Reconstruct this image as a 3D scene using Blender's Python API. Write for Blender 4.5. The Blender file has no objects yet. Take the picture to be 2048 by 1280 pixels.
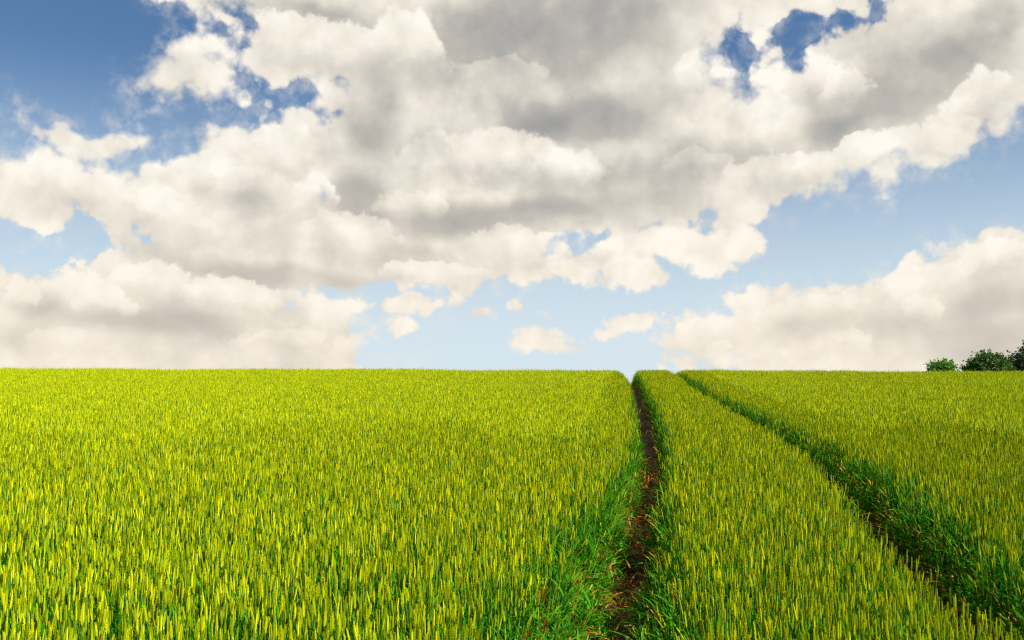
import bpy, math, random
import numpy as np

R = math.radians
scene = bpy.context.scene
COL = scene.collection

# ------------------------------------------------------------------ camera
cam_data = bpy.data.cameras.new("camera")
cam_data.sensor_width = 36.0
cam_data.lens = 35.33
cam_data.clip_start = 0.05
cam_data.clip_end = 6000.0
cam_data.dof.use_dof = True
cam_data.dof.focus_distance = 13.0
cam_data.dof.aperture_fstop = 7.0
camera = bpy.data.objects.new("camera", cam_data)
camera.location = (0.0, 0.0, 2.2)
camera.rotation_euler = (R(90.0 + 5.17), R(-0.18), 0.0)
COL.objects.link(camera)
scene.camera = camera

# ------------------------------------------------------------------ exposure
scene.view_settings.view_transform = 'Standard'
scene.view_settings.look = 'None'
scene.view_settings.exposure = 1.4
scene.view_settings.gamma = 1.0
scene.cycles.filter_width = 1.25
scene.cycles.max_bounces = 5
scene.cycles.diffuse_bounces = 2
scene.cycles.glossy_bounces = 2
scene.cycles.transmission_bounces = 4

# ------------------------------------------------------------------ sun
SUN_EL, SUN_AZ = 42.0, 111.0            # degrees; azimuth clockwise from +Y
sun_data = bpy.data.lights.new("sun", 'SUN')
sun_data.energy = 5.0
sun_data.angle = R(0.53)
sun_data.color = (1.0, 0.96, 0.86)
sun = bpy.data.objects.new("sun", sun_data)
sun.rotation_euler = (R(90.0 - SUN_EL), 0.0, R(180.0 - SUN_AZ))
sun.location = (60, 20, 60)
COL.objects.link(sun)

# (azimuth, elevation, half width, half height, turn[, weight]) in degrees
CLOUD_BANKS = [
    (-11.16, 21.8, 8.51, 1.92, -6), (3.69, 20.43, 18.11, 5.55, 0), (-9.98, 19.4, 6.26, 2.9, -5),
    (-0.7, 14.49, 12.49, 6.38, -8), (6.54, 14.68, 12.04, 5.23, 0), (-13.25, 14.39, 4.14, 2.97, 20),
    (-14.63, 15.12, 2.46, 2.27, 0), (-16.97, 11.74, 6.36, 2.96, -8), (-13.14, 9.47, 9.03, 3.04, -12),
    (-24.07, 11.22, 5.56, 1.85, -6), (-3.57, 10.27, 9.49, 2.96, -2), (2.76, 9.14, 2.3, 1.42, 0),
    (-19.28, 10.26, 5.67, 2.0, -12), (-7.82, 7.52, 5.36, 0.96, 2), (7.93, 11.87, 4.82, 1.81, 5),
    (13.02, 14.14, 9.09, 2.98, 0), (18.97, 15.32, 7.28, 2.87, 8), (22.56, 15.74, 4.97, 2.8, 8),
    (25.52, 16.4, 2.61, 1.48, 15), (25.64, 19.09, 7.15, 3.87, 0), (20.68, 20.01, 5.91, 1.99, -10),
    (9.14, 16.77, 5.11, 2.97, 0), (15.72, 13.17, 2.95, 1.61, 0), (20.7, 13.07, 1.14, 0.68, 0),
    (24.2, 19.55, 7.32, 2.44, 0), (-19.12, 4.89, 9.98, 2.83, -4), (-24.56, 5.22, 3.09, 1.94, 0),
    (-26.22, 5.67, 1.11, 1.13, 0), (-26.37, 3.61, 3.22, 2.04, 0), (-11.93, 3.39, 3.97, 1.95, 0),
    (-19.95, 7.01, 2.8, 1.02, 6), (-10.88, 6.48, 2.63, 0.95, 0), (-16.86, 7.54, 4.48, 1.36, -8),
    (-12.53, 6.44, 3.83, 1.11, 0), (25.82, 6.2, 4.41, 2.82, 12), (21.96, 5.59, 5.41, 1.98, 18),
    (16.05, 4.7, 6.07, 1.59, 8), (12.55, 4.63, 2.86, 1.22, 8), (14.19, 5.01, 3.22, 1.27, 8),
    (11.71, 3.53, 0.88, 0.61, 0), (26.64, 3.6, 6.83, 2.04, 0), (-18.8, 2.6, 10.24, 1.62, 0),
    (-11.1, 3.26, 3.03, 1.17, 0), (19.12, 3.14, 8.65, 0.86, 2), (17.37, 5.21, 5.21, 1.36, 10),
    (-17.89, 18.02, 1.65, 1.7, -40), (-19.25, 17.5, 1.31, 0.67, 20), (-17.18, 19.12, 1.02, 0.82, 0),
    (-17.77, 16.47, 0.95, 1.04, -10), (-21.45, 14.18, 2.65, 0.88, 12), (-24.41, 13.88, 2.42, 0.76, -10),
    (-22.9, 12.88, 1.48, 0.88, -20), (-26.11, 14.63, 1.41, 0.3, 0),
]
CLOUD_GAPS = [
    (16.18, 20.09, 3.95, 1.53, 12), (13.55, 19.56, 1.52, 1.56, 0), (-11.86, 17.38, 0.73, 0.48, 20),
    (-13.73, 17.58, 1.66, 0.63, 0), (-24.45, 8.55, 2.82, 1.29, 4), (-20.22, 15.51, 4.88, 0.83, 8),
    (-17.6, 15.43, 1.33, 0.68, 30), (-15.94, 18.45, 0.6, 1.56, -20), (-19.91, 13.92, 2.06, 0.68, 25),
    (8.36, 5.12, 0.45, 1.69, 0), (-16.54, 20.41, 1.19, 0.66, -30), (-15.62, 19.65, 0.87, 2.06, -10),
    (-17.61, 15.69, 1.59, 0.68, 15), (-20.8, 13.59, 2.8, 0.57, 18), (-6.12, 6.61, 3.97, 0.42, 0),
    (-24.88, 13.45, 1.68, 0.35, -25), (11.27, 9.82, 0.83, 0.83, 0), (5.2, 9.74, 1.77, 0.62, 5),
    (16.74, 10.94, 3.18, 0.81, 10),
]
CLOUD_PUFFS = [
    (7.04, 7.82, 1.87, 1.02, 0), (6.19, 8.11, 1.14, 0.79, 0), (10.7, 9.0, 2.92, 0.95, -4),
    (12.92, 9.29, 1.31, 1.05, 0), (11.38, 8.14, 1.38, 0.67, 0), (8.75, 9.61, 2.11, 0.84, 0),
    (3.9, 7.66, 0.97, 0.62, 0), (3.05, 8.15, 1.15, 0.51, 0), (1.6, 4.03, 1.88, 0.71, -6),
    (0.89, 3.97, 1.2, 0.57, 0), (2.88, 3.68, 1.03, 0.34, -18), (6.78, 4.99, 1.69, 0.51, 8),
    (5.73, 4.52, 1.19, 0.4, 20), (-6.3, 4.8, 0.79, 0.74, 0), (-6.82, 5.93, 0.74, 0.45, 0),
    (-5.49, 6.05, 0.63, 0.34, 0), (-4.26, 6.09, 0.34, 0.2, 0), (-3.21, 6.27, 0.49, 0.26, 0),
    (-1.66, 5.57, 0.6, 0.34, 0), (0.2, 6.08, 0.4, 0.28, 0), (1.77, 5.51, 0.4, 0.17, -15),
    (-0.6, 6.59, 0.17, 0.11, 0), (-8.54, 6.1, 0.2, 0.14, 0), (-16.42, 20.98, 0.81, 0.3, -20),
    (9.86, 5.09, 0.72, 0.45, 40),
]
CLOUD_BASES = [
    (2.82, 21.5, 10.56, 3.14, 6, 0.5), (-1.88, 20.73, 4.4, 2.11, 0, 0.22), (6.59, 19.55, 6.65, 1.33, 8, 0.2),
    (4.83, 16.51, 5.79, 1.8, 8, 0.6), (1.05, 16.42, 2.19, 1.51, 0, 0.45), (1.91, 10.99, 9.52, 1.3, 2, 0.8),
    (6.52, 12.46, 5.43, 1.95, 4, 0.45), (-5.01, 10.81, 3.44, 1.69, 20, 0.25), (-8.87, 11.98, 2.54, 1.61, -25, 1.0),
    (-8.79, 16.38, 2.42, 2.98, -10, 0.7), (-11.51, 10.64, 1.67, 0.83, -10, 0.25), (-14.29, 11.89, 1.91, 1.23, -20, 0.42),
    (-15.92, 12.34, 3.22, 1.62, 0, 0.25), (-6.76, 13.84, 2.86, 1.38, 0, 0.15), (-16.86, 7.68, 5.27, 0.93, -14, 0.6),
    (-12.0, 7.29, 5.78, 0.89, -3, 0.85), (-6.42, 8.67, 3.41, 0.79, 0, 0.5), (-19.37, 4.74, 6.12, 0.91, -4, 0.42),
    (-19.88, 4.6, 9.63, 1.88, -3, 0.22), (-25.29, 5.71, 1.88, 1.03, 10, 0.8), (-19.15, 5.96, 3.08, 0.81, -30, 0.4),
    (-25.69, 4.15, 2.09, 1.28, 0, 0.35), (-26.35, 3.1, 4.59, 0.64, 0, 0.2), (22.37, 17.29, 6.49, 1.76, 10, 0.65),
    (17.65, 15.3, 2.38, 0.79, 0, 0.3), (21.18, 19.45, 5.61, 1.5, -5, 0.45), (26.39, 19.94, 1.89, 1.43, 0, 0.35),
    (19.48, 15.01, 4.65, 1.09, 4, 0.4), (15.83, 17.16, 2.43, 0.68, 4, 0.45), (11.35, 13.95, 3.35, 1.23, 0, 0.22),
    (17.62, 14.11, 3.43, 1.19, 8, 0.25), (17.56, 21.12, 1.6, 0.75, 0, 0.3), (25.76, 4.66, 5.33, 2.18, 10, 0.62),
    (22.41, 4.52, 4.15, 1.19, 8, 0.35), (16.04, 4.42, 5.54, 0.77, 6, 0.32), (24.75, 2.63, 5.87, 1.03, 0, 0.4),
    (-11.15, 21.42, 6.8, 1.16, -4, 0.5), (-10.54, 19.24, 3.4, 0.9, 0, 0.45), (-0.7, 18.33, 5.26, 1.62, 0, 0.15),
    (-6.55, 20.35, 2.03, 1.32, 0, 0.0), (10.14, 8.45, 3.06, 0.56, 0, 0.1), (1.6, 3.74, 1.71, 0.34, 0, 0.06),
]
CLOUD_TOPS = [
    (-10.99, 12.59, 1.54, 1.1, 0, 0.5), (-13.22, 13.31, 3.3, 1.63, 0, 0.3), (-20.08, 11.27, 6.39, 1.59, -5, 0.35),
    (25.27, 16.18, 1.91, 0.99, 20, 0.4), (-0.7, 15.05, 2.62, 1.38, 0, 0.25), (3.34, 9.14, 3.16, 1.13, 0, 0.4),
    (-4.42, 7.85, 3.14, 0.62, 0, 0.4), (-6.84, 20.87, 3.19, 1.57, 0, 0.3),
]
CLOUD_TURRETS = [
    (-11.13, 19.99, 5.09, 1.72, -6, 0.75), (-13.39, 20.74, 2.23, 1.03, 0, 0.5), (-6.54, 20.22, 2.61, 2.22, 0, 0.9),
    (-0.7, 18.87, 3.22, 1.07, 0, 0.3), (-14.07, 14.35, 2.88, 2.96, 10, 0.8), (-15.74, 15.84, 1.24, 1.32, 0, 0.7),
    (-13.29, 16.54, 1.38, 0.96, 0, 0.6), (-17.53, 12.78, 2.77, 2.0, 0, 0.75), (-14.83, 12.14, 2.17, 1.63, 0, 0.4),
    (-11.2, 12.09, 1.23, 1.27, 0, 1.0), (-23.82, 11.11, 4.61, 1.96, -6, 0.75), (-26.0, 11.81, 2.11, 1.26, 0, 0.5),
    (-20.06, 10.47, 3.83, 1.59, -10, 0.6), (-0.7, 14.35, 3.49, 1.83, 0, 0.7), (3.07, 13.64, 2.6, 1.39, 0, 0.5),
    (-4.46, 13.9, 2.6, 1.66, 0, 0.45), (16.38, 17.76, 2.55, 1.82, 0, 0.95), (18.76, 16.9, 1.57, 1.03, 0, 0.5),
    (11.71, 18.37, 2.66, 1.98, 0, 0.7), (13.63, 16.79, 2.2, 1.33, 0, 0.4), (25.51, 16.15, 2.14, 1.36, 15, 0.9),
    (20.47, 13.61, 5.09, 1.31, 8, 0.65), (23.99, 14.31, 1.7, 1.27, 0, 0.5), (15.18, 12.93, 3.51, 1.35, 0, 0.6),
    (10.78, 13.7, 2.24, 1.09, 0, 0.3), (3.05, 9.0, 3.44, 1.36, 0, 0.8), (-0.4, 9.44, 2.59, 1.13, 0, 0.5),
    (-4.7, 7.71, 3.43, 0.96, 0, 0.75), (-9.26, 9.88, 3.09, 1.4, 0, 0.55), (-5.88, 11.36, 2.29, 1.23, 0, 0.4),
    (-2.43, 11.97, 2.6, 1.12, 0, 0.3), (-23.64, 6.18, 2.29, 1.36, 0, 0.95), (-26.22, 5.67, 0.97, 1.23, 0, 0.85),
    (-20.19, 6.73, 2.41, 1.5, 5, 0.9), (-21.91, 5.59, 1.48, 0.95, 0, 0.6), (-15.5, 6.08, 2.93, 1.26, -8, 0.75),
    (-17.35, 6.3, 1.57, 1.09, 0, 0.5), (-11.97, 5.62, 2.47, 1.39, 0, 0.55), (-10.03, 5.09, 1.67, 1.68, 0, 0.6),
    (-9.17, 3.42, 1.39, 0.96, 0, 0.7), (-13.02, 3.65, 2.99, 0.72, 0, 0.4), (-24.26, 3.42, 1.43, 1.04, 0, 0.3),
    (25.89, 7.86, 2.21, 1.33, 10, 0.9), (23.22, 6.59, 1.94, 1.44, 10, 0.7), (20.22, 6.06, 2.27, 1.2, 12, 0.65),
    (16.59, 5.5, 2.89, 0.98, 8, 0.6), (12.01, 4.92, 2.73, 0.95, 6, 0.6), (22.44, 5.18, 1.22, 1.16, 0, 0.55),
    (11.71, 3.53, 0.93, 0.61, 0, 0.5), (18.63, 3.82, 1.02, 0.81, 0, 0.4),
]


class Graph:
    """small helper to write shader maths as code"""
    def __init__(self, tree):
        self.t = tree
    def new(self, kind, **props):
        n = self.t.nodes.new(kind)
        for k, v in props.items():
            setattr(n, k, v)
        return n
    def put(self, sock, v):
        if hasattr(v, "is_output"):
            self.t.links.new(v, sock)
        else:
            sock.default_value = v
    def math(self, op, a, b=None, c=None, clamp=False):
        n = self.new('ShaderNodeMath', operation=op, use_clamp=clamp)
        for i, v in enumerate((a, b, c)):
            if v is not None:
                self.put(n.inputs[i], v)
        return n.outputs[0]
    def vmath(self, op, a, b=None, scale=None):
        n = self.new('ShaderNodeVectorMath', operation=op)
        self.put(n.inputs[0], a)
        if b is not None:
            self.put(n.inputs[1], b)
        if scale is not None:
            self.put(n.inputs['Scale'], scale)
        return n.outputs['Value'] if op in ('LENGTH', 'DOT_PRODUCT') else n.outputs['Vector']
    def ramp(self, v, f0, f1, t0=0.0, t1=1.0, smooth=True):
        n = self.new('ShaderNodeMapRange', interpolation_type='SMOOTHSTEP' if smooth else 'LINEAR', clamp=True)
        for s, x in zip(('Value', 'From Min', 'From Max', 'To Min', 'To Max'), (v, f0, f1, t0, t1)):
            self.put(n.inputs[s], x)
        return n.outputs[0]
    def noise(self, vec, scale, detail=4.0, rough=0.5, dims='3D', colour=False, lac=2.0, dist=0.0):
        n = self.new('ShaderNodeTexNoise', noise_dimensions=dims)
        self.put(n.inputs['Vector'], vec)
        n.inputs['Scale'].default_value = scale
        n.inputs['Detail'].default_value = detail
        n.inputs['Roughness'].default_value = rough
        n.inputs['Lacunarity'].default_value = lac
        n.inputs['Distortion'].default_value = dist
        return n.outputs['Color'] if colour else n.outputs[0]
    def mix(self, f, a, b, blend='MIX'):
        n = self.new('ShaderNodeMix', data_type='RGBA', blend_type=blend)
        self.put(n.inputs[0], f)
        self.put(n.inputs[6], a)
        self.put(n.inputs[7], b)
        return n.outputs[2]
    def ellipse(self, p, e):
        n = self.new('ShaderNodeMapping', vector_type='TEXTURE')
        self.put(n.inputs['Vector'], p)
        n.inputs['Location'].default_value = (e[0], e[1], 0)
        n.inputs['Rotation'].default_value = (0, 0, R(e[4]))
        n.inputs['Scale'].default_value = (e[2], e[3], 1)
        return self.vmath('LENGTH', n.outputs[0])


def rgb(r, g, b):
    return (r, g, b, 1.0)


def build_sky():
    world = bpy.data.worlds.new("World")
    scene.world = world
    world.use_nodes = True
    tree = world.node_tree
    tree.nodes.clear()
    g = Graph(tree)
    d = g.new('ShaderNodeTexCoord').outputs['Generated']
    sep = g.new('ShaderNodeSeparateXYZ')
    g.put(sep.inputs[0], d)
    az = g.math('MULTIPLY', g.math('ARCTAN2', sep.outputs[0], sep.outputs[1]), 57.29578)
    el = g.math('MULTIPLY', g.math('ARCSINE', sep.outputs[2]), 57.29578)
    cmb = g.new('ShaderNodeCombineXYZ')
    g.put(cmb.inputs[0], az)
    g.put(cmb.inputs[1], el)
    p0 = cmb.outputs[0]
    q = g.vmath('SCALE', d, scale=57.29578)          # seamless, about one unit per degree
    # turbulence bends every outline
    warp = g.vmath('SUBTRACT', g.noise(q, 0.22, 3.0, 0.55, colour=True), (0.5, 0.5, 0.5))
    p = g.vmath('ADD', p0, g.vmath('MULTIPLY', warp, (2.6, 2.0, 0.0)))
    warp2 = g.vmath('SUBTRACT', g.noise(q, 0.9, 4.0, 0.6, colour=True), (0.5, 0.5, 0.5))
    ps = g.vmath('ADD', p0, g.vmath('MULTIPLY', warp2, (1.0, 0.8, 0.0)))

    def chain(pp, acc):
        # evaluates the ellipses one after another, which keeps the shader's stack small
        if acc is None:
            return pp
        n = g.new('ShaderNodeVectorMath', operation='MULTIPLY_ADD')
        g.put(n.inputs[0], acc)
        n.inputs[1].default_value = (1e-12, 0, 0)
        g.put(n.inputs[2], pp)
        return n.outputs[0]

    def union(pp, items, soft):
        acc = None
        for e in items:
            r = math.sqrt(e[2] * e[3]) * 0.5 + min(e[2], e[3]) * 0.5
            f = g.math('MULTIPLY_ADD', g.ellipse(chain(pp, acc), e), -r, r)
            acc = f if acc is None else g.math('SMOOTH_MAX', acc, f, soft)
        return acc

    # fractal detail, sampled twice: here and a little towards the light
    def fbm(v):
        a = g.noise(v, 0.28, 8.0, 0.53)
        return a
    n_here = fbm(q)
    q_lit = g.vmath('ADD', q, (0.7, 0.0, 1.1))
    r_here = g.noise(q, 0.16, 7.0, 0.54)
    r_lit = g.noise(q_lit, 0.16, 7.0, 0.54)
    n_fine = g.noise(q, 1.1, 7.0, 0.6)
    vor = g.new('ShaderNodeTexVoronoi', voronoi_dimensions='2D', feature='SMOOTH_F1')
    g.put(vor.inputs['Vector'], ps)
    vor.inputs['Scale'].default_value = 0.55
    vor.inputs['Detail'].default_value = 2.5
    vor.inputs['Roughness'].default_value = 0.5
    vor.inputs['Smoothness'].default_value = 0.5
    puff = vor.outputs['Distance']

    far = g.math('MAXIMUM', g.math('SUBTRACT', g.math('ABSOLUTE', az), 33.0), g.math('SUBTRACT', el, 26.0))
    other = g.math('MULTIPLY_ADD', g.noise(q, 0.055, 2.0), 16.0, -7.4)
    other = g.math('MINIMUM', other, far)

    big = union(p, CLOUD_BANKS, 0.6)
    big = g.math('SMOOTH_MAX', big, other, 0.6)
    gaps = union(p, CLOUD_GAPS, 0.3)
    big = g.math('SMOOTH_MIN', big, g.math('MULTIPLY', gaps, -0.9), 0.7)
    edge = g.math('MULTIPLY_ADD', n_here, 4.2, -2.1)
    edge = g.math('ADD', edge, 0.5)
    edge = g.math('ADD', edge, g.math('MULTIPLY_ADD', puff, -1.1, 0.55))
    body = g.math('ADD', big, edge)
    soft = g.ramp(g.noise(q, 0.12, 1.0), 0.35, 0.65, 0.40, 1.3)
    soft = g.math('MULTIPLY', soft, g.ramp(el, 8.0, 15.0, 0.42, 1.0))
    a_big = g.ramp(body, -0.12, soft)

    veil = g.math('MULTIPLY', g.ramp(body, -1.6, 0.5), g.ramp(n_fine, 0.40, 0.70, 0.0, 0.40))
    a_big = g.math('MAXIMUM', a_big, veil)
    small = union(ps, CLOUD_PUFFS, 0.12)
    s_edge = g.math('MULTIPLY_ADD', n_fine, 1.5, -0.65)
    s_body = g.math('ADD', small, s_edge)
    a_small = g.ramp(s_body, -0.12, 0.38)
    alpha = g.math('SUBTRACT', 1.0, g.math('MULTIPLY', g.math('SUBTRACT', 1.0, a_big), g.math('SUBTRACT', 1.0, a_small)))

    def patches(pp, items):
        acc = None
        for e in items:
            if e[5] == 0:
                continue
            f = g.ramp(g.ellipse(chain(pp, acc), e), 1.25, 0.25, 0.0, e[5])
            acc = f if acc is None else g.math('ADD', acc, f)
        return acc
    grey = patches(p, CLOUD_BASES)
    lit = patches(p, CLOUD_TOPS)
    thick = g.ramp(body, 0.3, 4.5)
    grey = g.math('ADD', grey, g.math('MULTIPLY', g.ramp(far, 0.0, 8.0), 0.30))
    grey = g.math('MULTIPLY', grey, g.math('MULTIPLY_ADD', thick, 0.6, 0.4))
    relief = g.math('MULTIPLY', g.math('SUBTRACT', r_lit, r_here), 1.45)
    lump = g.math('MULTIPLY_ADD', n_here, -0.30, 0.15)
    lump = g.math('ADD', lump, g.math('MULTIPLY_ADD', puff, 0.26, -0.11))
    shade = g.math('ADD', g.math('ADD', g.math('MULTIPLY', grey, 1.0), relief), lump)
    shade = g.math('ADD', shade, g.math('MULTIPLY_ADD', thick, 0.14, 0.17))
    shade = g.math('SUBTRACT', shade, g.math('MULTIPLY', lit, 0.30))
    # heaped turrets in front of the layer: bright crisp crowns, greyer soft feet
    crisp = g.math('MULTIPLY_ADD', n_fine, 1.1, -0.55)
    pl = g.vmath('ADD', p0, g.vmath('ADD', g.vmath('MULTIPLY', warp, (1.6, 1.3, 0.0)), g.vmath('MULTIPLY', warp2, (1.3, 1.1, 0.0))))
    for e in CLOUD_TURRETS:
        n = g.new('ShaderNodeMapping', vector_type='TEXTURE')
        g.put(n.inputs['Vector'], chain(pl, shade))
        n.inputs['Location'].default_value = (e[0], e[1], 0)
        n.inputs['Rotation'].default_value = (0, 0, R(e[4]))
        n.inputs['Scale'].default_value = (e[2], e[3], 1)
        v = n.outputs[0]
        r = min(e[2], e[3])
        f = g.math('SUBTRACT', g.math('MULTIPLY_ADD', crisp, 1.25 / r, 1.0), g.vmath('LENGTH', v))
        sp = g.new('ShaderNodeSeparateXYZ')
        g.put(sp.inputs[0], v)
        foot = g.ramp(sp.outputs[1], -0.9, 0.35)
        m = g.math('MULTIPLY', g.ramp(f, -0.01, 0.20), g.math('MULTIPLY', foot, e[5]))
        tone = g.math('MULTIPLY_ADD', foot, -0.62, 0.58)
        tone = g.math('ADD', tone, g.math('MULTIPLY', relief, 0.8))
        tone = g.math('ADD', tone, lump)
        mx = g.new('ShaderNodeMix', data_type='FLOAT')
        g.put(mx.inputs[0], m)
        g.put(mx.inputs[2], shade)
        g.put(mx.inputs[3], tone)
        shade = mx.outputs[0]
    shade = g.math('SUBTRACT', shade, g.math('MULTIPLY', a_small, 0.16))
    shade = g.math('MULTIPLY', shade, 0.64, clamp=True)

    ramp = g.new('ShaderNodeValToRGB')
    g.put(ramp.inputs[0], shade)
    cr = ramp.color_ramp
    cr.elements[0].position, cr.elements[0].color = 0.0, rgb(0.99, 0.94, 0.85)
    cr.elements[1].position, cr.elements[1].color = 1.0, rgb(0.26, 0.27, 0.28)
    for pos, c in ((0.16, rgb(0.86, 0.805, 0.71)), (0.34, rgb(0.67, 0.63, 0.56)), (0.52, rgb(0.50, 0.475, 0.435)), (0.72, rgb(0.39, 0.385, 0.37))):
        s = cr.elements.new(pos)
        s.color = c
    # clouds low on the horizon are warmer, seen through more air
    low = g.ramp(el, 15.0, 3.0)
    cloud = g.mix(g.math('MULTIPLY', low, 0.65), ramp.outputs[0],
                  g.mix(0.5, ramp.outputs[0], rgb(0.92, 0.81, 0.65)))

    nishita = g.new('ShaderNodeTexSky', sky_type='NISHITA')
    nishita.sun_disc = False
    nishita.sun_elevation = R(SUN_EL)
    nishita.sun_rotation = R(SUN_AZ)
    nishita.air_density = 1.0
    nishita.dust_density = 0.6
    nishita.ozone_density = 1.4
    # polarised deeper blue to the upper left, whitish summer haze low down
    blue = g.mix(1.0, nishita.outputs[0], SKY_TINT, 'MULTIPLY')
    haze = g.ramp(el, 20.0, 2.0, 0.0, 0.92)
    blue = g.mix(haze, blue, rgb(5.35, 6.2, 6.75))
    cloud10 = g.mix(1.0, cloud, rgb(7.8, 7.8, 7.8), 'MULTIPLY')
    col = g.mix(alpha, blue, cloud10)
    bg = g.new('ShaderNodeBackground')
    g.put(bg.inputs[0], col)
    bg.inputs[1].default_value = 0.05
    out = g.new('ShaderNodeOutputWorld')
    tree.links.new(bg.outputs[0], out.inputs[0])
    world.cycles.sampling_method = 'NONE'


SKY_TINT = rgb(0.48, 0.635, 0.77)
build_sky()

# ================================================================== terrain
rng = np.random.default_rng(11)


def tag(o, label=None, cat=None, group=None, kind=None):
    if label:
        o["label"] = label
    if cat:
        o["category"] = cat
    if group:
        o["group"] = group
    if kind:
        o["kind"] = kind
    return o


_sy = np.array([-400, -60, -30, 0, 42, 72, 130, 170, 3000], float)
_ss = np.array([0.0, 0.0, 0.0699, 0.0699, 0.0699, -0.075, -0.075, 0.0, 0.0])
_ty = np.arange(-400, 3000, 0.5)
_tz = np.concatenate([[0], np.cumsum(np.interp(_ty[:-1] + 0.25, _sy, _ss)) * 0.5])
_tz -= np.interp(0.0, _ty, _tz)


def ground_z(x, y):
    """a field that climbs away from the camera and rolls over a crest"""
    x = np.asarray(x, float)
    y = np.asarray(y, float)
    z = np.interp(y, _ty, _tz)
    return z + 0.03 * np.sin(x * 0.35 + 1.0) * np.sin(y * 0.21) + 0.02 * np.sin(x * 0.9 + y * 0.4)


# centre line of the left wheel track; the right one runs 1.95 m beside it
_cy = np.array([-12, -4, 2, 5, 8.4, 10.5, 13.4, 15.8, 19.4, 24, 30, 38, 48, 60, 90, 120])
_cx = np.array([-1.9, -0.9, -0.1, 0.40, 0.98, 1.34, 1.83, 2.18, 2.62, 3.14, 3.80, 4.66, 5.72, 6.95, 9.8, 12.5])
_fy = np.arange(-12, 120.01, 0.25)
_fx = np.interp(_fy, _cy, _cx)
for _ in range(3):
    _fx[4:-4] = np.convolve(_fx, np.ones(9) / 9, 'valid')
GAUGE = 1.95
_gy = np.array([3.0, 4.2, 4.9, 5.6, 6.2, 7.7, 9.3, 10.8, 14.9, 21, 28, 46, 60])
_gx = np.array([3.5, 2.85, 2.46, 2.20, 2.13, 2.13, 2.20, 2.25, 2.22, 2.06, 1.88, 2.10, 2.20])
_gfy = np.arange(2.0, 90.0, 0.1)
_gfx = np.interp(_gfy, _gy, _gx)
for _w in (7, 7, 11):                      # round off the corners
    _k = _w // 2
    _gfx[_k:-_k] = np.convolve(_gfx, np.ones(_w) / _w, 'valid')
for _ in range(3):                         # and far more gently further off
    _far = np.copy(_gfx)
    _far[15:-15] = np.convolve(_gfx, np.ones(31) / 31, 'valid')
    _m = np.clip((_gfy - 8.0) / 4.0, 0, 1)
    _gfx = _gfx * (1 - _m) + _far * _m


def gauge(y):
    """the right track wanders a little and swings out close to the camera"""
    return np.interp(y, _gfy, _gfx)


def track_x(y):
    return np.interp(y, _fy, _fx)


def mesh_obj(name, verts, faces, mats, parent=None, mat_index=None, smooth=False, tint=None):
    me = bpy.data.meshes.new(name)
    me.from_pydata([tuple(v) for v in verts], [], [tuple(f) for f in faces])
    for m in mats:
        me.materials.append(m)
    if mat_index is not None:
        me.polygons.foreach_set('material_index', np.asarray(mat_index, dtype=np.int32))
    if smooth:
        me.polygons.foreach_set('use_smooth', np.ones(len(me.polygons), dtype=bool))
    if tint is not None:
        a = me.attributes.new('tint', 'FLOAT', 'POINT')
        a.data.foreach_set('value', np.asarray(tint, dtype=np.float32))
    me.update()
    o = bpy.data.objects.new(name, me)
    COL.objects.link(o)
    if parent:
        o.parent = parent
    return o


def material(name):
    m = bpy.data.materials.new(name)
    m.use_nodes = True
    m.node_tree.nodes.clear()
    g = Graph(m.node_tree)
    out = g.new('ShaderNodeOutputMaterial')
    return m, g, out


def soil_material():
    m, g, out = material("soil")
    pos = g.new('ShaderNodeNewGeometry').outputs['Position']
    n1 = g.noise(pos, 2.2, 6.0, 0.6)
    n2 = g.noise(pos, 26.0, 6.0, 0.7)
    col = g.mix(g.ramp(n1, 0.35, 0.65), rgb(0.045, 0.021, 0.012), rgb(0.095, 0.047, 0.027))
    col = g.mix(g.ramp(n2, 0.50, 0.75, 0.0, 0.7), col, rgb(0.15, 0.085, 0.05))
    b = g.new('ShaderNodeBump')
    b.inputs['Strength'].default_value = 0.9
    b.inputs['Distance'].default_value = 0.03
    g.put(b.inputs['Height'], n2)
    p = g.new('ShaderNodeBsdfPrincipled')
    g.put(p.inputs['Base Color'], col)
    p.inputs['Roughness'].default_value = 0.95
    p.inputs['Specular IOR Level'].default_value = 0.15
    g.put(p.inputs['Normal'], b.outputs[0])
    g.t.links.new(p.outputs[0], out.inputs[0])
    return m


def field_floor_material():
    m, g, out = material("field_floor")
    pos = g.new('ShaderNodeNewGeometry').outputs['Position']
    n1 = g.noise(pos, 1.4, 5.0, 0.6)
    n2 = g.noise(pos, 0.02, 4.0, 0.6)
    col = g.mix(g.ramp(n1, 0.35, 0.65), rgb(0.05, 0.03, 0.016), rgb(0.085, 0.05, 0.028))
    sep = g.new('ShaderNodeSeparateXYZ')
    g.put(sep.inputs[0], pos)
    grass = g.mix(g.ramp(n2, 0.4, 0.6), rgb(0.07, 0.12, 0.012), rgb(0.16, 0.19, 0.02))
    col = g.mix(g.ramp(sep.outputs[1], 60.0, 70.0), col, grass)
    p = g.new('ShaderNodeBsdfPrincipled')
    g.put(p.inputs['Base Color'], col)
    p.inputs['Roughness'].default_value = 1.0
    p.inputs['Specular IOR Level'].default_value = 0.1
    g.t.links.new(p.outputs[0], out.inputs[0])
    return m


def grid_mesh(xs, ys, zf):
    X, Y = np.meshgrid(xs, ys)
    V = np.stack([X.ravel(), Y.ravel(), zf(X, Y).ravel()], 1)
    nx, ny = len(xs), len(ys)
    i = (np.arange(ny - 1)[:, None] * nx + np.arange(nx - 1)[None, :]).ravel()
    return V, np.stack([i, i + 1, i + nx + 1, i + nx], 1)


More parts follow.
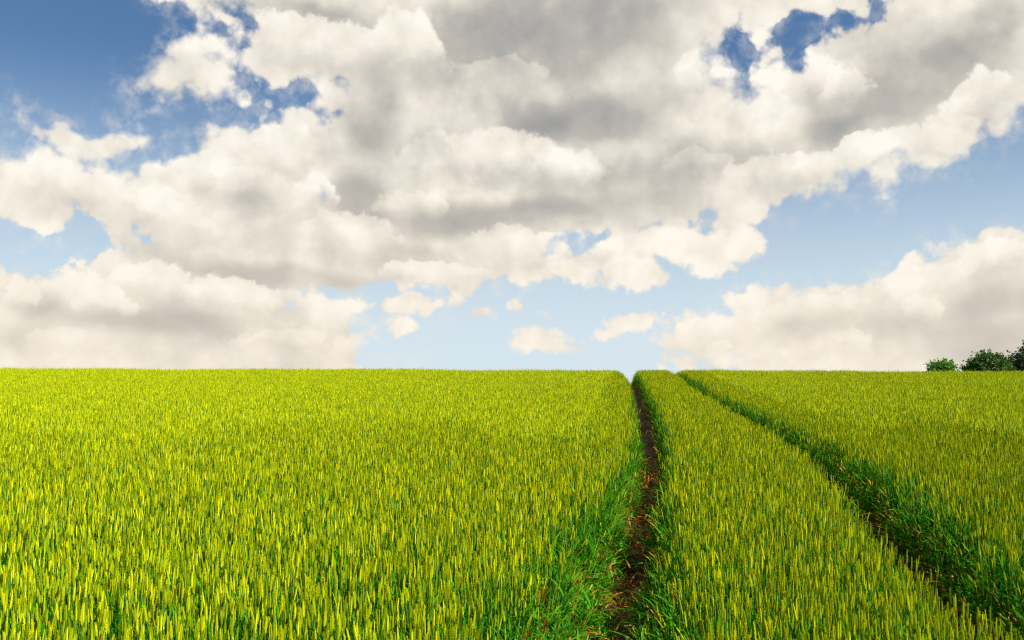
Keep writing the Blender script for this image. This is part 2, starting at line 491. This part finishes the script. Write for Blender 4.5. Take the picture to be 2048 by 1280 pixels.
def build_ground():
    xs = np.concatenate([[-2500, -1200, -500, -220, -110, -70], np.arange(-50, 50.1, 1.0), [70, 110, 220, 500, 1200, 2500]])
    ys = np.concatenate([[-380, -160, -80], np.arange(-60, 180.1, 1.0), [240, 400, 800, 1600, 2900]])
    V, F = grid_mesh(xs, ys, ground_z)
    o = mesh_obj("ground", V, F, [field_floor_material()], smooth=True)
    tag(o, "dark soil of the sloping field under the green wheat, rolling over a crest", "ground", kind='structure')
    soil = soil_material()
    for k, (off, lab) in enumerate(((0.0, "left bare brown wheel track running straight up to the notch in the crest"),
                                    (GAUGE, "right wheel track, sunk in shade and mostly hidden behind the wheat strip"))):
        ys = np.concatenate([np.arange(-8, 22, 0.045), np.arange(22, 75, 0.16)])
        ts = np.linspace(-0.52, 0.52, 25)
        T, Y = np.meshgrid(ts, ys)
        X = track_x(Y) + (gauge(Y) if off else 0.0) + T
        prof = 0.035 * np.cos(np.clip(T / 0.24, -1, 1) * np.pi) * -1.0
        z = ground_z(X, Y) + 0.05 + prof * 0.6
        r = np.random.default_rng(5 + k)
        clods = r.random(z.shape)
        fine = np.clip((clods - 0.55) * 0.09, 0, 0.04)
        rough = 0.012 * np.sin(Y * 9.0 + 3 * np.sin(Y * 2.3)) * np.exp(-(T / 0.17) ** 2)
        z = z + fine * np.clip(np.abs(T) / 0.12, 0.25, 1.0) + rough
        z = z - 0.10 * np.clip((np.abs(T) - 0.40) / 0.12, 0, 1)
        V = np.stack([X.ravel(), Y.ravel(), z.ravel()], 1)
        nx, ny = len(ts), len(ys)
        i = (np.arange(ny - 1)[:, None] * nx + np.arange(nx - 1)[None, :]).ravel()
        o = mesh_obj("wheel_track", V, np.stack([i, i + 1, i + nx + 1, i + nx], 1), [soil], smooth=True)
        tag(o, lab, "track", group="tractor wheel tracks through the wheat", kind='structure')


build_ground()

# ================================================================== wheat


def leafy_material(name, c_dark, c_mid, c_light, trans=0.35, rough=0.55, spec=0.25, tcol=None):
    """thin plant tissue: each plant its own shade of the colour, some light let through"""
    m, g, out = material(name)
    at = g.new('ShaderNodeAttribute', attribute_name='tint')
    rnd = g.new('ShaderNodeObjectInfo').outputs['Random']
    t = g.math('FRACT', g.math('ADD', at.outputs['Fac'], rnd))
    ramp = g.new('ShaderNodeValToRGB')
    g.put(ramp.inputs[0], t)
    cr = ramp.color_ramp
    cr.elements[0].position, cr.elements[0].color = 0.0, c_dark
    cr.elements[1].position, cr.elements[1].color = 1.0, c_light
    e = cr.elements.new(0.5)
    e.color = c_mid
    p = g.new('ShaderNodeBsdfPrincipled')
    g.put(p.inputs['Base Color'], ramp.outputs[0])
    p.inputs['Roughness'].default_value = rough
    p.inputs['Specular IOR Level'].default_value = spec
    tr = g.new('ShaderNodeBsdfTranslucent')
    if tcol is None:
        g.put(tr.inputs[0], ramp.outputs[0])
    else:
        g.put(tr.inputs[0], g.mix(1.0, ramp.outputs[0], tcol, 'MULTIPLY'))
    mx = g.new('ShaderNodeMixShader')
    mx.inputs[0].default_value = trans
    g.t.links.new(p.outputs[0], mx.inputs[1])
    g.t.links.new(tr.outputs[0], mx.inputs[2])
    g.t.links.new(mx.outputs[0], out.inputs[0])
    return m


M_EAR = leafy_material("wheat_ear", rgb(0.112, 0.172, 0.001), rgb(0.235, 0.308, 0.0015), rgb(0.50, 0.515, 0.003), trans=0.08, rough=0.6, spec=0.06)
M_STEM = leafy_material("wheat_stem", rgb(0.035, 0.12, 0.003), rgb(0.065, 0.17, 0.004), rgb(0.14, 0.24, 0.008), trans=0.1)
M_LEAF = leafy_material("wheat_leaf", rgb(0.006, 0.055, 0.001), rgb(0.018, 0.125, 0.002), rgb(0.075, 0.27, 0.005), trans=0.34, spec=0.06, rough=0.7, tcol=rgb(1.2, 1.3, 0.6))
M_DRY = leafy_material("dry_leaf", rgb(0.26, 0.07, 0.008), rgb(0.40, 0.14, 0.010), rgb(0.42, 0.24, 0.02), trans=0.25)
PLANT_MATS = [M_EAR, M_STEM, M_LEAF, M_DRY]
EAR, STEM, LEAF, DRY = 0, 1, 2, 3


class MB:
    def __init__(self):
        self.v, self.f, self.m, self.t = [], [], [], []
        self.n = 0

    def add(self, verts, faces, mat, tint):
        b = self.n
        self.v.extend(verts)
        self.f.extend(tuple(i + b for i in f) for f in faces)
        self.m.extend([mat] * len(faces))
        self.t.extend([tint] * len(verts))
        self.n += len(verts)


def frame_of(d):
    d = d / np.linalg.norm(d)
    a = np.array([0, 0, 1.0]) if abs(d[2]) < 0.9 else np.array([1.0, 0, 0])
    u = np.cross(d, a)
    u /= np.linalg.norm(u)
    return d, u, np.cross(d, u)


def tube(mb, pts, radii, sides, mat, tint, cap=True):
    vs, fs = [], []
    for i, (p, r) in enumerate(zip(pts, radii)):
        d = pts[min(i + 1, len(pts) - 1)] - pts[max(i - 1, 0)]
        _, u, w = frame_of(d)
        for k in range(sides):
            a = 2 * math.pi * k / sides
            vs.append(p + (u * math.cos(a) + w * math.sin(a)) * r)
    for i in range(len(pts) - 1):
        for k in range(sides):
            k2 = (k + 1) % sides
            fs.append((i * sides + k, i * sides + k2, (i + 1) * sides + k2, (i + 1) * sides + k))
    if cap:
        fs.append(tuple(range((len(pts) - 1) * sides, len(pts) * sides)))
    mb.add(vs, fs, mat, tint)


def leaf(mb, base, yaw, length, width, e0, e1, rnd, segs=6, mat=LEAF, tint=0.5, fold=0.35, twist=0.0):
    """a blade: leaves the stem e0 from the vertical and bends over to e1"""
    vs, fs = [], []
    p = np.array(base, float)
    out = np.array([math.cos(yaw), math.sin(yaw), 0.0])
    side0 = np.array([-math.sin(yaw), math.cos(yaw), 0.0])
    up = np.array([0, 0, 1.0])
    for i in range(segs + 1):
        t = i / segs
        e = e0 + (e1 - e0) * t ** 1.4
        d = out * math.sin(e) + up * math.cos(e)
        nrm = up * math.sin(e) - out * math.cos(e)
        tw = twist * t
        side = side0 * math.cos(tw) + nrm * math.sin(tw)
        n2 = nrm * math.cos(tw) - side0 * math.sin(tw)
        w = width * 0.5 * (min(1.0, 0.55 + 2.2 * t) * (1 - t ** 2.4)) + 0.0004
        vs += [p - side * w + n2 * w * fold, p.copy(), p + side * w + n2 * w * fold]
        p = p + d * (length / segs)
    for i in range(segs):
        a = i * 3
        fs += [(a, a + 1, a + 4, a + 3), (a + 1, a + 2, a + 5, a + 4)]
    mb.add(vs, fs, mat, tint)


def ear(mb, base, d, length, rnd, lod, tint, yaw, mat=EAR):
    d, u, w = frame_of(np.array(d, float))
    a = u * math.cos(yaw) + w * math.sin(yaw)
    b = np.cross(d, a)
    base = np.array(base, float)
    if lod == 0:
        n = 10
        pts = [base, base + d * length * 0.5, base + d * length * 0.97]
        tube(mb, pts, [0.0016, 0.0022, 0.0010], 4, mat, tint)
        for i in range(n):
            for s in (-1, 1):
                t = (i + (0.25 if s > 0 else 0.75)) / (n + 0.3)
                k = 0.62 + 0.38 * math.sin(math.pi * min(1, 0.25 + t * 0.78))
                c = base + d * length * t + a * s * 0.0016 * k
                L, W = 0.0145 * k, 0.0022 * k
                ax = d * math.cos(0.30) + a * s * math.sin(0.30)
                tip = c + ax * L
                mid = c + ax * L * 0.42
                o2 = np.cross(ax, b)
                vs = [c, mid + b * W * 1.35, mid + o2 * W, mid - b * W * 1.35, mid - o2 * W, tip]
                fs = [(0, 2, 1), (0, 3, 2), (0, 4, 3), (0, 1, 4), (5, 1, 2), (5, 2, 3), (5, 3, 4), (5, 4, 1)]
                mb.add(vs, fs, mat, tint + rnd.uniform(-0.03, 0.03))
    else:
        n = 6
        vs, fs = [], []
        for i in range(n + 1):
            t = i / n
            k = (0.55 + 0.45 * math.sin(math.pi * min(1, 0.2 + t * 0.8))) * (1.15 if i % 2 else 0.8)
            c = base + d * length * t
            ra, rb = 0.0041 * k, 0.0031 * k
            vs += [c + a * ra, c + b * rb, c - a * ra, c - b * rb]
        for i in range(n):
            for k in range(4):
                k2 = (k + 1) % 4
                fs.append((i * 4 + k, i * 4 + k2, i * 4 + 4 + k2, i * 4 + 4 + k))
        fs.append((n * 4, n * 4 + 1, n * 4 + 2, n * 4 + 3))
        mb.add(vs, fs, mat, tint)


def wheat_stalk(mb, rnd, lod=0, at=(0, 0), height=0.82, nod=0.12, lean=None, leaves=3, edge=False, no_ear=False):
    x, y = at
    tint = rnd.random()
    lean_a = rnd.uniform(0, 2 * math.pi) if lean is None else lean[0] + rnd.uniform(-0.7, 0.7)
    lean_m = rnd.uniform(0.0, 0.11) if lean is None else lean[1] * rnd.uniform(0.5, 1.3)
    h = height * rnd.uniform(0.93, 1.05)
    el = rnd.uniform(0.070, 0.094)
    hs = h - el
    lv = np.array([math.cos(lean_a), math.sin(lean_a), 0])
    P = lambda t: np.array([x, y, 0.0]) + lv * lean_m * hs * t ** 1.8 + np.array([0, 0, hs * t])
    ts = [0, 0.35, 0.7, 1.0] if lod == 0 else [0.25, 0.65, 1.0]
    tube(mb, [P(t) for t in ts], [0.0021] * (len(ts) - 1) + [0.0014], 3, STEM, tint, cap=False)
    d = P(1.0) - P(0.9)
    d /= np.linalg.norm(d)
    ng = rnd.uniform(0, nod)
    na = rnd.uniform(0, 2 * math.pi) if lean is None else lean_a
    d = d * math.cos(ng) + np.array([math.cos(na), math.sin(na), 0]) * math.sin(ng)
    if not no_ear:
        ear(mb, P(1.0), d, el, rnd, lod, tint, rnd.uniform(0, math.pi))
    hts = ([0.80, 0.58, 0.40, 0.25, 0.15] if edge else [0.71, 0.52, 0.36])[:leaves]
    yaw = rnd.uniform(0, 2 * math.pi)
    for i, ht in enumerate(hts):
        ht *= rnd.uniform(0.92, 1.06)
        yaw += math.pi + rnd.uniform(-0.6, 0.6)
        L = rnd.uniform(0.17, 0.25)
        W = rnd.uniform(0.012, 0.017) * (1.35 if edge else 1.0) * (1.0 if lod == 0 else 1.15)
        if edge:
            e0, e1 = rnd.uniform(0.3, 0.8), rnd.uniform(0.9, 2.2)
        else:
            e0, e1 = rnd.uniform(0.2, 0.55), rnd.uniform(0.6, 1.9)
        mat = LEAF
        if edge and i >= 2 and rnd.random() < 0.35:
            mat = DRY
        elif rnd.random() < 0.012:
            mat = DRY
        leaf(mb, P(ht), yaw, L, W, e0, e1, rnd, segs=(6 if lod == 0 else 3), mat=mat,
             tint=tint + rnd.uniform(-0.2, 0.2), twist=rnd.uniform(-1.2, 1.2))


def proto(coll, name, mb):
    """one plant (or tuft) that the crop repeats; it lives only in the crop's own collection"""
    me = bpy.data.meshes.new(name)
    me.from_pydata([tuple(v) for v in mb.v], [], mb.f)
    for m in PLANT_MATS:
        me.materials.append(m)
    me.polygons.foreach_set('material_index', np.asarray(mb.m, dtype=np.int32))
    a = me.attributes.new('tint', 'FLOAT', 'POINT')
    a.data.foreach_set('value', np.asarray(mb.t, dtype=np.float32))
    me.update()
    o = bpy.data.objects.new(name, me)
    coll.objects.link(o)
    return o


def scatter(name, coll, pts, variant, rot, scale):
    """ONE object: a cloud of root points, each carrying a plant of the collection"""
    me = bpy.data.meshes.new(name)
    n = len(pts)
    me.vertices.add(n)
    me.vertices.foreach_set('co', np.asarray(pts, dtype=np.float32).ravel())
    a = me.attributes.new('variant', 'INT', 'POINT')
    a.data.foreach_set('value', np.asarray(variant, dtype=np.int32))
    a = me.attributes.new('turn', 'FLOAT_VECTOR', 'POINT')
    a.data.foreach_set('vector', np.asarray(rot, dtype=np.float32).ravel())
    a = me.attributes.new('size', 'FLOAT_VECTOR', 'POINT')
    a.data.foreach_set('vector', np.asarray(scale, dtype=np.float32).ravel())
    me.update()
    o = bpy.data.objects.new(name, me)
    COL.objects.link(o)
    ng = bpy.data.node_groups.new(name + "_growth", 'GeometryNodeTree')
    ng.interface.new_socket("Geometry", in_out='INPUT', socket_type='NodeSocketGeometry')
    ng.interface.new_socket("Geometry", in_out='OUTPUT', socket_type='NodeSocketGeometry')
    N, L = ng.nodes, ng.links
    gi, go = N.new('NodeGroupInput'), N.new('NodeGroupOutput')
    ci = N.new('GeometryNodeCollectionInfo')
    ci.inputs['Collection'].default_value = coll
    ci.inputs['Separate Children'].default_value = True
    ci.inputs['Reset Children'].default_value = True
    iop = N.new('GeometryNodeInstanceOnPoints')
    iop.inputs['Pick Instance'].default_value = True

    def named(nm, typ):
        q = N.new('GeometryNodeInputNamedAttribute')
        q.data_type = typ
        q.inputs['Name'].default_value = nm
        return [s for s in q.outputs if s.name == 'Attribute' and s.enabled][0]
    e2r = N.new('FunctionNodeEulerToRotation')
    L.new(gi.outputs[0], iop.inputs['Points'])
    L.new(ci.outputs[0], iop.inputs['Instance'])
    L.new(named('variant', 'INT'), iop.inputs['Instance Index'])
    L.new(named('turn', 'FLOAT_VECTOR'), e2r.inputs[0])
    L.new(e2r.outputs[0], iop.inputs['Rotation'])
    L.new(named('size', 'FLOAT_VECTOR'), iop.inputs['Scale'])
    L.new(iop.outputs[0], go.inputs[0])
    md = o.modifiers.new("growth", 'NODES')
    md.node_group = ng
    return o


def sstep(a, b, x):
    t = np.clip((x - a) / (b - a), 0, 1)
    return t * t * (3 - 2 * t)


def wave(x, y):
    """gentle unevenness of the crop, -1..1"""
    return (np.sin(x * 1.3 + 2 * np.sin(y * 0.5)) * np.sin(y * 0.9 + 1.3 * np.sin(x * 0.4)) * 0.6
            + 0.4 * np.sin(x * 3.1 + y * 2.3) * np.sin(y * 3.7 - x * 1.1))


NEAR_END, FAR_END = 15.5, 64.0


def sown_singly(x, y):
    """the wavy line up to which every stalk is a plant of its own"""
    return y + 1.6 * np.sin(x * 0.8) + 0.9 * np.sin(x * 2.3 + 1) < NEAR_END


def half_width(y):
    return 0.62 * y + 4.0


def offsets(x, y):
    o1 = (x - track_x(y)) * 0.985
    return o1, o1 - gauge(y) * 0.985


def edge_profile(x, y):
    """crop height factor and how strongly a plant leans into the nearest wheel track"""
    o1, o2 = offsets(x, y)
    h = np.ones_like(x)
    rag = 0.05 * np.sin(y * 2.1) + 0.04 * np.sin(y * 5.3 + 1)
    near = np.clip(1.0 - (y - 8.0) / 14.0, 0, 1)
    # each wall of each track: gap half width, reach of the shoulder, lowest factor
    def wall(d, gap, reach, low):
        d = d + rag
        f = low + (1 - low) * sstep(gap, gap + reach, d)
        return np.where(d < gap, 0.0, f)
    l1 = np.where(o1 < 0, wall(-o1, 0.24 - 0.05 * near, 0.13 + 0.34 * np.clip((11.5 - y) / 4, 0, 1) + 0.38 * np.clip((y - 36) / 10, 0, 1), 0.34), 1.0)
    r1 = np.where(o1 >= 0, wall(o1, 0.26 - 0.10 * near, 0.12 + 0.10 * near + 0.22 * np.clip((9.5 - y) / 3.5, 0, 1), 0.50), 1.0)
    l2 = np.where(o2 < 0, wall(-o2, 0.24, 0.16, 0.80), 1.0)
    r2 = np.where(o2 >= 0, wall(o2, 0.24 + 0.09 * near, 0.10 + 0.18 * near, 0.56), 1.0)
    h = np.minimum(np.minimum(l1, r1), np.minimum(l2, r2))
    return h


# ---------------------------------------------------------------- the plants
rnd = random.Random(4)
coll_plants = bpy.data.collections.new("wheat_plants")
N_FULL, N_EDGE, N_LITTER = 14, 12, 6
k = 0
for i in range(N_FULL):
    mb = MB()
    wheat_stalk(mb, rnd, 0, height=0.82 * rnd.uniform(0.95, 1.05), leaves=2 if i % 3 else 3)
    proto(coll_plants, "wheat_plant_%03d" % k, mb)
    k += 1
for i in range(N_EDGE):                      # plants along the tracks: leafy, leaning to +X
    mb = MB()
    wheat_stalk(mb, rnd, 0, height=0.80, nod=0.5, lean=(0.0, 0.12), leaves=5, edge=True, no_ear=(i % 4 != 0))
    proto(coll_plants, "wheat_plant_%03d" % k, mb)
    k += 1
for i in range(N_LITTER):                    # withered blades lying at the foot of the crop
    mb = MB()
    for j in range(5):
        leaf(mb, (rnd.uniform(-.06, .06), rnd.uniform(-.06, .06), rnd.uniform(0.02, 0.2)), rnd.uniform(0, 6.28), rnd.uniform(0.12, 0.24),
             rnd.uniform(0.008, 0.013), rnd.uniform(0.4, 1.1), rnd.uniform(1.5, 2.4), rnd, mat=DRY if j < 4 else LEAF, tint=rnd.random(), twist=rnd.uniform(-2, 2))
    proto(coll_plants, "wheat_plant_%03d" % k, mb)
    k += 1

PATCH = 0.42
coll_tufts = bpy.data.collections.new("wheat_tufts")
N_TUFT = 12
for i in range(N_TUFT):
    mb = MB()
    m = 9
    for a in range(m):
        for b in range(m):
            if rnd.random() < 0.06:
                continue
            px = ((a + rnd.random()) / m - 0.5) * PATCH
            py = ((b + rnd.random()) / m - 0.5) * PATCH
            wheat_stalk(mb, rnd, 1, at=(px, py), height=0.82 * rnd.uniform(0.94, 1.06) * (1.12 if rnd.random() < 0.015 else 1.0), leaves=2)
    proto(coll_tufts, "wheat_tuft_%03d" % i, mb)


# ---------------------------------------------------------------- the field
def sow_singles():
    step = 0.0435
    out = []
    # the near field whole; beyond it only the strip between and beside the tracks
    ys = np.arange(2.2, NEAR_END + 2.6, step)
    for y in ys:
        hw = half_width(y)
        xs = np.arange(-hw, hw, step)
        out.append(np.stack([xs, np.full_like(xs, y)], 1))
    for y in np.arange(NEAR_END + 2.6, FAR_END, step * 1.06):
        c = track_x(y)
        xs = np.arange(c - 1.0, c + GAUGE + 1.5, step * 1.06)
        out.append(np.stack([xs, np.full_like(xs, y)], 1))
    P = np.concatenate(out)
    P += rng.uniform(-0.5, 0.5, P.shape) * step * 1.15
    x, y = P[:, 0], P[:, 1]
    h = edge_profile(x, y)
    o1, o2 = offsets(x, y)
    far_strip = ~sown_singly(x, y)
    inband = (o1 > -0.9) & (o2 < 1.05)
    keep = (h > 0.05) & (~far_strip | inband)
    thin = 0.5 + 0.5 * wave(x * 2.3 + 5, y * 2.3)
    keep &= rng.random(len(x)) > 0.06 + 0.45 * (thin < 0.20)
    x, y, h, o1, o2 = x[keep], y[keep], h[keep], o1[keep], o2[keep]
    n = len(x)
    z = ground_z(x, y)
    variant = rng.integers(0, N_FULL, n)
    yaw = rng.uniform(0, 2 * np.pi, n)
    edge_d = np.minimum.reduce([np.abs(o1), np.abs(o2)])
    is_edge = (h < np.where(y > 15, 0.72, 0.86)) & (rng.random(n) < np.clip(1.25 - h * 0.75, 0.25, 1))
    variant = np.where(is_edge, N_FULL + rng.integers(0, N_EDGE, n), variant)
    # lean into the track: plants left of a track lean to +X, right of it to -X
    sgn = np.where(np.abs(o1) < np.abs(o2), -np.sign(o1), -np.sign(o2))
    face = np.where(sgn > 0, 0.0, np.pi) + rng.normal(0, 0.75, n)
    yaw = np.where(is_edge, face, yaw)
    tilt = rng.normal(0, 0.035, (n, 2)) * np.where(rng.random(n) < 0.06, 4.0, 1.0)[:, None]
    tilt[:, 1] += np.where(h < 0.97, sgn * (0.97 - h) * np.where(y > 18, 0.20, 0.26) * np.where(sgn > 0, 1.0, 0.55), 0.0)
    hs = h * (1.0 + 0.035 * wave(x, y)) * rng.normal(1.0, 0.035, n)
    ws = np.where(is_edge, rng.uniform(0.9, 1.2, n), rng.uniform(0.88, 1.08, n))
    pts = np.stack([x, y, z], 1)
    rot = np.stack([tilt[:, 0], tilt[:, 1], yaw], 1)
    sc = np.stack([ws, ws, hs], 1)
    # withered blades at the foot of the left bank, near the camera
    m = 420
    ly = rng.uniform(4.5, 17, m)
    lo = np.where(rng.random(m) < 0.72, -rng.uniform(0.16, 0.40, m), rng.uniform(-0.12, 0.28, m))
    lx = track_x(ly) + lo
    lz = ground_z(lx, ly) + 0.02
    pts = np.concatenate([pts, np.stack([lx, ly, lz], 1)])
    rot = np.concatenate([rot, np.stack([rng.normal(0, .2, m), rng.normal(0, .2, m), rng.uniform(0, 6.28, m)], 1)])
    s = rng.uniform(0.7, 1.2, m)
    sc = np.concatenate([sc, np.stack([s, s, s], 1)])
    variant = np.concatenate([variant, N_FULL + N_EDGE + rng.integers(0, N_LITTER, m)])
    o = scatter("wheat", coll_plants, pts, variant, rot, sc)
    tag(o, "dense green wheat in ear in front and along both wheel tracks", "wheat", kind='stuff')
    return len(pts)


def sow_tufts():
    st = PATCH * 0.93
    out = []
    for y in np.arange(NEAR_END - 2.6, FAR_END, st):
        hw = half_width(y)
        xs = np.arange(-hw, hw, st) + rng.uniform(0, st)
        out.append(np.stack([xs, np.full_like(xs, y)], 1))
    P = np.concatenate(out)
    P += rng.uniform(-0.5, 0.5, P.shape) * 0.06
    x, y = P[:, 0], P[:, 1]
    o1, o2 = offsets(x, y)
    keep = (o1 < -0.9 + 0.05 - PATCH * 0.5 + 0.10) | (o2 > 1.05 + PATCH * 0.5 - 0.10)
    keep &= ~sown_singly(x, y)
    x, y = x[keep], y[keep]
    n = len(x)
    z = ground_z(x, y)
    yaw = rng.integers(0, 4, n) * (np.pi / 2) + rng.normal(0, 0.1, n)
    rot = np.stack([rng.normal(0, 0.02, n), rng.normal(0, 0.02, n), yaw], 1)
    hs = (1.0 + 0.035 * wave(x, y)) * rng.normal(1.0, 0.02, n)
    sc = np.stack([np.ones(n), np.ones(n), hs], 1)
    o = scatter("wheat", coll_tufts, np.stack([x, y, z], 1), rng.integers(0, N_TUFT, n), rot, sc)
    tag(o, "yellow green wheat covering the slope up to the crest line", "wheat", kind='stuff')
    return n


print("wheat plants:", sow_singles(), "tufts:", sow_tufts())

# ================================================================== trees behind the crest


def bark_material():
    m, g, out = material("bark")
    pos = g.new('ShaderNodeNewGeometry').outputs['Position']
    n = g.noise(pos, 9.0, 5.0, 0.6)
    p = g.new('ShaderNodeBsdfPrincipled')
    g.put(p.inputs['Base Color'], g.mix(n, rgb(0.035, 0.025, 0.018), rgb(0.10, 0.075, 0.055)))
    p.inputs['Roughness'].default_value = 0.9
    g.t.links.new(p.outputs[0], out.inputs[0])
    return m


M_BARK = bark_material()


def tree(name, label, group, x, y, height, radius, leaf_mat, n_twigs, per_twig, leaf_size, seed, squash=0.8, side_clumps=()):
    r = random.Random(seed)
    z0 = float(ground_z(x, y))
    root = bpy.data.objects.new(name, None)
    root.empty_display_size = 0.3
    COL.objects.link(root)
    root.location = (x, y, z0)
    tag(root, label, "tree", group)
    wood, leaves = MB(), MB()
    cz = height - radius * squash
    V = lambda *a: np.array(a, float)
    fork = V(r.uniform(-.1, .1), r.uniform(-.1, .1), cz * 0.55)
    tube(wood, [V(0, 0, -0.2), V(0.02, 0, cz * 0.25), fork], [height * 0.034, height * 0.026, height * 0.02], 8, 0, 0)
    tips = []
    boughs = []
    for i in range(11):                      # limbs
        a = i * 2.4 + r.uniform(-.3, .3)
        e = r.uniform(-0.25, 1.25)
        k = r.uniform(0.45, 0.75)
        end = V(math.cos(a) * math.cos(e) * radius * k, math.sin(a) * math.cos(e) * radius * k, cz + math.sin(e) * radius * squash * k)
        mid = fork + (end - fork) * 0.5 + V(0, 0, 0.12 * radius)
        tube(wood, [fork, mid, end], [height * 0.011, height * 0.007, height * 0.004], 5, 0, 0)
        boughs.append(end)
    for i in range(n_twigs):                 # twigs, each with its spray of leaves
        a = r.uniform(0, 2 * math.pi)
        s = r.uniform(-0.55, 1.0)
        c = math.sqrt(max(0, 1 - s * s))
        k = r.uniform(0.55, 1.0) ** 0.6 * r.choice((0.82, 0.95, 1.0, 1.1))
        tip = V(math.cos(a) * c * radius * k, math.sin(a) * c * radius * k, cz + s * radius * squash * k)
        tips.append((tip, V(math.cos(a) * c, math.sin(a) * c, s + 0.35)))
    for (dx, dz, rr, n) in side_clumps:
        for i in range(n):
            v = V(r.gauss(0, 1), r.gauss(0, 1), r.gauss(0, 1))
            v = v / np.linalg.norm(v) * rr * r.uniform(0.4, 1.0)
            tips.append((V(dx, 0, dz) + v, V(math.copysign(0.7, dx), 0, 0.9)))
    for tip, dirn in tips:
        b = min(boughs, key=lambda q: float(np.sum((q - tip) ** 2)))
        tube(wood, [b, (b + tip) * 0.5 + V(0, 0, 0.05), tip], [height * 0.003, height * 0.002, height * 0.001], 3, 0, 0)
        dirn = dirn / np.linalg.norm(dirn)
        tn = r.random()
        for j in range(per_twig):
            c = tip + dirn * r.uniform(-0.32, 0.18) * 1.1 + V(r.gauss(0, .11), r.gauss(0, .11), r.gauss(0, .10))
            L = leaf_size * r.uniform(0.7, 1.25)
            d = V(r.gauss(0, 1), r.gauss(0, 1), r.gauss(0, 0.6)) + dirn * 0.8
            d, u, w = frame_of(d)
            ang = r.uniform(0, 6.28)
            sd = (u * math.cos(ang) + w * math.sin(ang)) * L * 0.36
            nn = np.cross(d, sd)
            mid = c + d * L * 0.45
            leaves.add([c, mid + sd + nn * 0.25, c + d * L, mid - sd + nn * 0.25], [(0, 1, 2), (0, 2, 3)], 0, tn + r.uniform(-.15, .15))
    mesh_obj("trunk", wood.v, wood.f, [M_BARK], parent=root, smooth=True)
    mesh_obj("crown", leaves.v, leaves.f, [leaf_mat], parent=root, tint=leaves.t)
    return root


M_FRESH = leafy_material("fresh_leaves", rgb(0.035, 0.11, 0.008), rgb(0.06, 0.17, 0.012), rgb(0.10, 0.23, 0.018), trans=0.35)
M_GREEN = leafy_material("green_leaves", rgb(0.018, 0.060, 0.006), rgb(0.03, 0.09, 0.008), rgb(0.05, 0.13, 0.012), trans=0.25)
M_SHADED = leafy_material("shaded_leaves", rgb(0.010, 0.026, 0.006), rgb(0.014, 0.036, 0.008), rgb(0.02, 0.05, 0.010), trans=0.12)  # the tallest tree's shade is put into this near-black leaf colour
G = "trees showing above the crest at the right"
tree("field_tree", "small bright green tree standing alone, its rounded top just showing above the wheat", G, 34.2, 80.0, 4.03, 1.15, M_FRESH, 150, 14, 0.20, 3, squash=0.8)
tree("field_tree", "mid green bushy tree, leaves lighter on top, loose twiggy clump on its left", G, 38.25, 80.5, 4.85, 1.75, M_GREEN, 300, 15, 0.19, 8, squash=0.85, side_clumps=((-1.7, 3.45, 0.55, 26),))
tree("field_tree", "tallest tree, its shade coloured in as near black green, cut off by the right edge of the picture", G, 42.6, 81.5, 5.6, 2.35, M_SHADED, 520, 16, 0.19, 21, squash=1.0)
